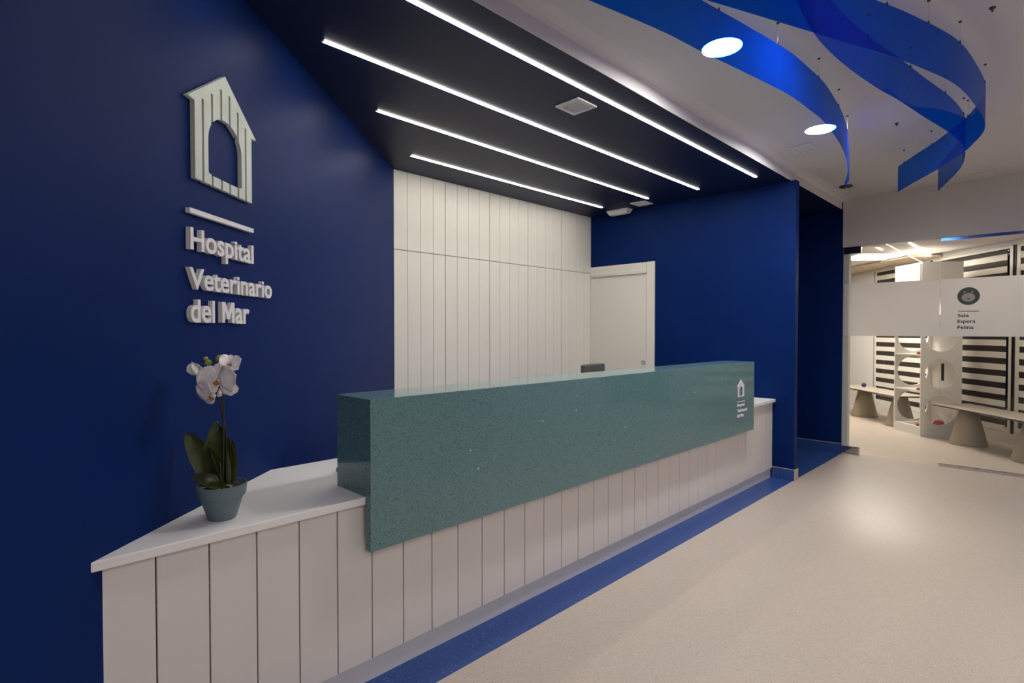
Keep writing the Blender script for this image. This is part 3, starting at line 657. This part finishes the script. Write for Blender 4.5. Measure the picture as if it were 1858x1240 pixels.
for z in (0.02, 0.098, 0.572, 1.046, 1.522, 1.998, HU - 0.02):
    if z == 0.02: box('base_board', 0.0205, LU - 0.0205, -0.020, -0.004, 0.0, 0.097, M['shelf_white'], cu_)
    else: box('shelf', 0.0205, LU - 0.0205, -DU + 0.018, -0.004, z, z + 0.018, M['shelf_white'], cu_)
for i, (lx, ly, z, lab) in enumerate(((0.15, -0.065, 1.0645, 'small red felt toy on the third shelf of the white unit'), (0.15, -0.065, 0.5905, 'small red felt toy on the second shelf of the white unit'), (0.155, -0.065, 0.1165, 'small red felt toy at the shelf edge low in the white unit'), (0.16, -0.33, 0.1165, 'larger red felt toy in the lowest round hole of the white unit'))):
    p = FA + FT * lx - FN * ly
    bm = bmesh.new(); rr = 0.030 if i < 3 else 0.075
    prof = [(rr * 0.5, 0.0), (rr * 0.95, rr * 0.18), (rr, rr * 0.45), (rr * 0.7, rr * 0.85), (rr * 0.2, rr)]
    alathe(bm, prof, seg=16); bmesh.ops.scale(bm, verts=bm.verts, vec=(1.2, 0.8, 1.0))
    o = bm_obj('felt_toy', bm, M['red'], None, None, True, (p.x, p.y, z)); tag(o, lab, 'toy', 'red toys in the cat unit')
# benches on cone legs
def bench(t0, t1, cones, label):
    tc_ = (t0 + t1) / 2; L = t1 - t0; b = thing('bench', label, 'bench', (*fac(tc_, 0.25), 0), FANG)
    bm = bmesh.new(); abox(bm, -L / 2, L / 2, -0.215, 0.215, 0.442, 0.456, 0.003); bm_obj('bench_top', bm, M['bench_top'], b)
    box('edge_band', -L / 2 + 0.004, L / 2 - 0.004, -0.209, 0.209, 0.430, 0.4418, M['bench_edge'], b)
    for c in cones:
        bm = bmesh.new(); alathe(bm, [(0.180, 0.0), (0.184, 0.006), (0.1835, 0.018), (0.086, 0.424), (0.082, 0.4298)], (c - tc_, 0), 40)
        bm_obj('cone_leg', bm, M['cone'], b, None, True)
bench(0.60, 2.30, (0.83, 1.74), 'taupe bench on cone legs against the far blind beyond the white unit')
bench(-1.9, -0.16, (-0.47, -1.38), 'taupe bench on cone legs in front of the white unit, the nearer one')
bm = bmesh.new(); bmesh.ops.create_uvsphere(bm, u_segments=20, v_segments=12, radius=0.034)
p = fac(1.86, 0.30)
bb = thing('toy_ball', 'small blue ball lying on the far bench', 'ball', (p[0], p[1], 0.456)); bm_obj('shell', bm, M['blue_ball'], bb, None, True, (0, 0, 0.034))
bm = bmesh.new(); alathe(bm, [(0.0335, 0.031), (0.0346, 0.034), (0.0335, 0.037)], seg=20, cap=False); bm_obj('seam', bm, M['black_plastic'], bb, None, True)
# lamps far down the street, seen between the blind stripes
for i, (t_, z_, d_) in enumerate(((1.6, 1.15, 9.0), (2.6, 1.05, 9.5), (-1.0, 0.55, 9.0))):
    p = fac(t_ + 3.0, FO + d_)
    sl_ = thing('street_lamp', ('distant warm street lamp glimmering between the blind stripes', 'second distant warm street lamp between the blind stripes', 'low distant warm lamp behind the blind at the edge')[i], 'street lamp', (p[0], p[1], -0.15), group='lamps outside')
    bm = bmesh.new(); atube(bm, [(0, 0, 0), (0, 0, z_ + 0.1)], [0.05, 0.03], 8); bm_obj('post', bm, M['clip'], sl_)
    bm = bmesh.new(); alathe(bm, [(0.02, z_ + 0.10), (0.06, z_ + 0.14), (0.06, z_ + 0.20), (0.02, z_ + 0.24)], seg=12); bm_obj('lantern', bm, M['street'], sl_, None, True)

# ------------------------------------------------------------------ office chair behind the desk
oc = thing('office_chair', 'grey office chair behind the teal ledge with only its top showing', 'chair', (4.33, 2.95, 0), R(6))
def rbox(name, x0, x1, y0, y1, z0, z1, bev, material, parent, bend=0.0):
    bm = bmesh.new(); abox(bm, x0, x1, y0, y1, z0, z1); bmesh.ops.subdivide_edges(bm, edges=bm.edges[:], cuts=4, use_grid_fill=True)
    if bend:
        for v in bm.verts: v.co.y -= bend * (1 - (2 * (v.co.x - (x0 + x1) / 2) / (x1 - x0)) ** 2) * -1
    o = bm_obj(name, bm, material, parent, None, True); md = o.modifiers.new('soft', 'BEVEL'); md.width = bev; md.segments = 3; md.limit_method = 'ANGLE'; md.angle_limit = R(50); return o
rbox('seat', -0.24, 0.24, -0.24, 0.22, 0.44, 0.51, 0.02, M['chair_grey'], oc)
rbox('backrest', -0.185, 0.185, 0.215, 0.275, 0.60, 1.042, 0.02, M['chair_grey'], oc, 0.03)
bm = bmesh.new(); atube(bm, [(0, 0.05, 0.44), (0, 0.26, 0.42), (0, 0.31, 0.50), (0, 0.295, 0.66)], 0.018, 10); bm_obj('back_post', bm, M['black_plastic'], oc, None, True)
bm = bmesh.new(); alathe(bm, [(0.05, 0.10), (0.05, 0.13), (0.028, 0.14), (0.028, 0.30), (0.02, 0.30), (0.02, 0.435), (0.06, 0.4395)], seg=16); bm_obj('gas_lift', bm, M['black_plastic'], oc, None, True)
for k in range(5):
    a = 2 * math.pi * k / 5 + 0.3; c, s = math.cos(a), math.sin(a)
    bm = bmesh.new(); atube(bm, [(0.04 * c, 0.04 * s, 0.115), (0.30 * c, 0.30 * s, 0.075)], [0.02, 0.014], 8); arm = bm_obj('base_arm', bm, M['black_plastic'], oc, None, True)
    bm = bmesh.new(); bmesh.ops.create_cone(bm, cap_ends=True, segments=16, radius1=0.03, radius2=0.03, depth=0.04, matrix=Matrix.Translation((0.30 * c, 0.30 * s, 0.031)) @ Matrix.Rotation(a + math.pi / 2, 4, 'Z') @ Matrix.Rotation(R(90), 4, 'Y'))
    bm_obj('caster', bm, M['black_plastic'], arm, None, True)
for s in (-1, 1):
    bm = bmesh.new(); atube(bm, [(s * 0.22, 0.02, 0.45), (s * 0.29, 0.02, 0.50), (s * 0.29, 0.02, 0.66)], 0.014, 8); ar = bm_obj('arm_post', bm, M['black_plastic'], oc, None, True)
    bm = bmesh.new(); abox(bm, s * 0.29 - 0.035, s * 0.29 + 0.035, -0.14, 0.13, 0.66, 0.69, 0.01); bm_obj('arm_pad', bm, M['black_plastic'], ar)
# small teal tray peeping out behind the ledge
tr = thing('pen_tray', 'small teal tray peeping out behind the end of the ledge on the worktop', 'tray', (1.27, 2.22, 0.735))
bm = bmesh.new(); abox(bm, -0.12, 0.12, -0.045, 0.045, 0.0, 0.004)
for q in ((-0.12, 0.12, -0.045, -0.041), (-0.12, 0.12, 0.041, 0.045), (-0.12, -0.116, -0.041, 0.041), (0.116, 0.12, -0.041, 0.041)): abox(bm, *q, 0.004, 0.018)
bm_obj('tray_body', bm, M['tray'], tr); box('tray_divider', -0.03, -0.027, -0.041, 0.041, 0.004, 0.016, M['tray'], tr)

# ------------------------------------------------------------------ potted orchid
PO = Vector((0.592, 1.970, 0.735))
po = thing('potted_orchid', 'white moth orchid in a blue grey plastic pot on the worktop', 'plant', PO)
V = -fw                                       # towards the hall
def L(a, b, z): return rt * a + V * b + Vector((0, 0, z))     # plant frame: a to the side, b to the front, z up
bm = bmesh.new(); alathe(bm, [(0.041, 0.0), (0.0435, 0.003), (0.066, 0.077), (0.0725, 0.078), (0.0765, 0.112), (0.0765, 0.1165), (0.0735, 0.1165), (0.070, 0.100), (0.064, 0.098)], seg=48, cap=False)
bm.faces.new([v for v in bm.verts if abs(v.co.z) < 1e-6][::-1])
bm_obj('pot', bm, M['pot'], po, None, True)
bm = bmesh.new(); alathe(bm, [(0.0685, 0.094), (0.060, 0.0985), (0.035, 0.101), (0.01, 0.102)], seg=32); bm_obj('soil', bm, M['soil'], po)
for k in range(11):
    a = random.uniform(0, 6.28); r = random.uniform(0.015, 0.055); c = Vector((r * math.cos(a), r * math.sin(a), 0.104)); d = Vector((random.uniform(-1, 1), random.uniform(-1, 1), random.uniform(0.0, 0.5))).normalized() * 0.016
    bm = bmesh.new(); atube(bm, [c - d, c + Vector((0, 0, 0.003)), c + d], [0.0022, 0.0035, 0.002], 6); bm_obj('bark_chip', bm, M['bark'], po)
def leafm(base, tip, width, normal, curl, name='leaf'):
    base, tip = Vector(base), Vector(tip); ax = tip - base; side = ax.cross(normal).normalized(); up = side.cross(ax).normalized(); n = 12; bm = bmesh.new(); rows = []
    for i in range(n + 1):
        s = i / n; w = width * (math.sin(math.pi * min(1, s * 0.93 + 0.07)) ** 0.62) * (1 - 0.15 * s); w = max(w, width * 0.04)
        mid = base + ax * s + up * curl * math.sin(math.pi * s)
        rows.append([bm.verts.new(mid + side * w * k + up * (abs(k) ** 1.4) * width * 0.28 - up * 0.0008 * dd) for dd in (0, 1) for k in (-1, -0.5, 0, 0.5, 1)])
    for a, b in zip(rows, rows[1:]):
        for k in range(4): bm.faces.new((a[k], a[k + 1], b[k + 1], b[k])); bm.faces.new((a[5 + k], b[5 + k], b[6 + k], a[6 + k]))
        bm.faces.new((a[0], b[0], b[5], a[5])); bm.faces.new((a[4], a[9], b[9], b[4]))
    return bm_obj(name, bm, M['leaf'], po, None, True)
leafm(L(-0.005, 0.0, 0.10), L(-0.118, -0.005, 0.288), 0.046, V + Vector((0, 0, 0.2)), -0.012)
leafm(L(0.0, -0.03, 0.10), L(-0.030, -0.035, 0.320), 0.054, V, 0.004)
leafm(L(0.005, 0.002, 0.10), L(-0.045, 0.0, 0.258), 0.036, V + rt * -0.5, 0.012)
leafm(L(0.01, 0.0, 0.10), L(-0.082, 0.028, 0.150), 0.024, V * 0.8 + Vector((0, 0, 0.6)), 0.020)
leafm(L(0.012, 0.01, 0.10), L(-0.055, 0.045, 0.118), 0.026, V * 0.5 + Vector((0, 0, 0.8)), 0.016)
leafm(L(0.020, -0.02, 0.11), L(0.014, -0.04, 0.255), 0.020, V + rt * 0.6, 0.006)
st1 = [L(0.008, 0.01, 0.10), L(0.010, 0.008, 0.24), L(0.008, 0.0, 0.40), L(0.004, 0.0, 0.50), L(-0.012, 0.005, 0.525), L(-0.040, 0.010, 0.530), L(-0.062, 0.012, 0.522)]
st2 = [L(0.010, -0.01, 0.10), L(0.009, -0.012, 0.28), L(-0.010, -0.01, 0.40), L(-0.005, -0.01, 0.49), L(0.010, -0.008, 0.512), L(0.030, -0.005, 0.522)]
for pts in (st1, st2):
    bm = bmesh.new(); atube(bm, pts, [0.0032] * 4 + [0.0022] * (len(pts) - 4), 8); bm_obj('stem', bm, M['stem'], po, None, True)
bm = bmesh.new(); atube(bm, [L(0.006, 0.014, 0.10), L(0.003, 0.016, 0.19)], [0.0035, 0.002], 8); bm_obj('support_stick', bm, M['leaf'], po, None, True)
def petal(parent, c, ang, length, width, out, upd, cup, tilt, narrow=0.35):
    """petal from flower centre c; out = facing direction, upd = the flower's upright"""
    side = upd.cross(out).normalized(); d = (upd * math.cos(ang) + side * math.sin(ang)); d = (d + out * tilt).normalized(); sd = d.cross(out).normalized(); nrm = sd.cross(d).normalized()
    n = 8; bm = bmesh.new(); rows = []
    for i in range(n + 1):
        s = i / n; w = width * max(0.02, math.sin(math.pi * min(1.0, (narrow * 0.5 + s * (1 - narrow * 0.5)))) ** 0.55) * (0.5 + 0.5 * min(1, s * 2.5))
        row = []
        for k in (-1, -0.6, -0.2, 0.2, 0.6, 1):
            row.append(bm.verts.new(c + d * (0.006 + length * s) + sd * w * k + nrm * (cup * (abs(k) ** 2 * 0.6 + s * s) + 0.0018 * math.sin(5 * s + 3 * k))))
        rows.append(row)
    for a, b in zip(rows, rows[1:]):
        for k in range(5): bm.faces.new((a[k], a[k + 1], b[k + 1], b[k]))
    o = bm_obj('petal', bm, M['petal'], parent, None, True); md = o.modifiers.new('thick', 'SOLIDIFY'); md.thickness = 0.0009; return o
def flower(c, out, upd, s, opening=0.06, skip=()):
    out = out.normalized(); upd = (upd - out * upd.dot(out)).normalized()
    bm = bmesh.new(); bmesh.ops.create_uvsphere(bm, u_segments=12, v_segments=8, radius=0.006 * s, matrix=Matrix.Translation(c)); fl = bm_obj('flower', bm, M['petal'], po, None, True)
    for k, (ang, ln, wd) in enumerate(((0, 0.046, 0.020), (R(128), 0.046, 0.019), (R(-128), 0.046, 0.019))):
        if k not in skip: petal(fl, c - out * 0.002, ang, ln * s, wd * s, out, upd, -0.002, opening)
    for k, (ang, ln, wd) in enumerate(((R(72), 0.052, 0.036), (R(-72), 0.052, 0.036))):
        if k + 3 not in skip: petal(fl, c + out * 0.002, ang, ln * s, wd * s, out, upd, 0.004, opening * 1.3)
    bm = bmesh.new(); cc = c + out * 0.010 - upd * 0.006; side = upd.cross(out).normalized()
    for dx, dz, rr in ((0, -0.003, 0.0050), (-0.006, 0.001, 0.0042), (0.006, 0.001, 0.0042), (0, 0.004, 0.0036)):
        bmesh.ops.create_uvsphere(bm, u_segments=10, v_segments=7, radius=rr * s, matrix=Matrix.Translation(cc + side * dx * s + upd * dz * s))
    lip = bm_obj('lip', bm, M['lip'], fl, None, True)
up3 = Vector((0, 0, 1))
flower(L(0.010, 0.034, 0.462), V + rt * -0.05 + up3 * 0.05, up3, 1.22)
flower(L(-0.002, 0.040, 0.416), V * 0.9 + rt * -0.40 - up3 * 0.28, up3 + rt * 0.30, 1.15, 0.06, (0, 1, 3))
flower(L(0.030, 0.002, 0.512), V * 0.6 + rt * 0.35 + up3 * 0.55, up3 - V * 0.3, 0.72, 0.5)
flower(L(-0.060, 0.012, 0.505), V * 0.8 + rt * -0.6 - up3 * 0.45, up3, 0.66, 0.75)
flower(L(0.012, -0.006, 0.432), rt * 0.7 + V * 0.5 - up3 * 0.3, up3, 0.62, 0.3)
for c, r in ((L(-0.003, 0.0, 0.536), 0.0135), (L(-0.035, 0.012, 0.523), 0.0108), (L(-0.047, 0.006, 0.535), 0.0078)):
    bm = bmesh.new(); bmesh.ops.create_uvsphere(bm, u_segments=16, v_segments=12, radius=r); bmesh.ops.scale(bm, verts=bm.verts, vec=(1.0, 0.9, 0.92)); bmesh.ops.translate(bm, verts=bm.verts, vec=c)
    bm_obj('bud', bm, M['bud'], po, None, True)
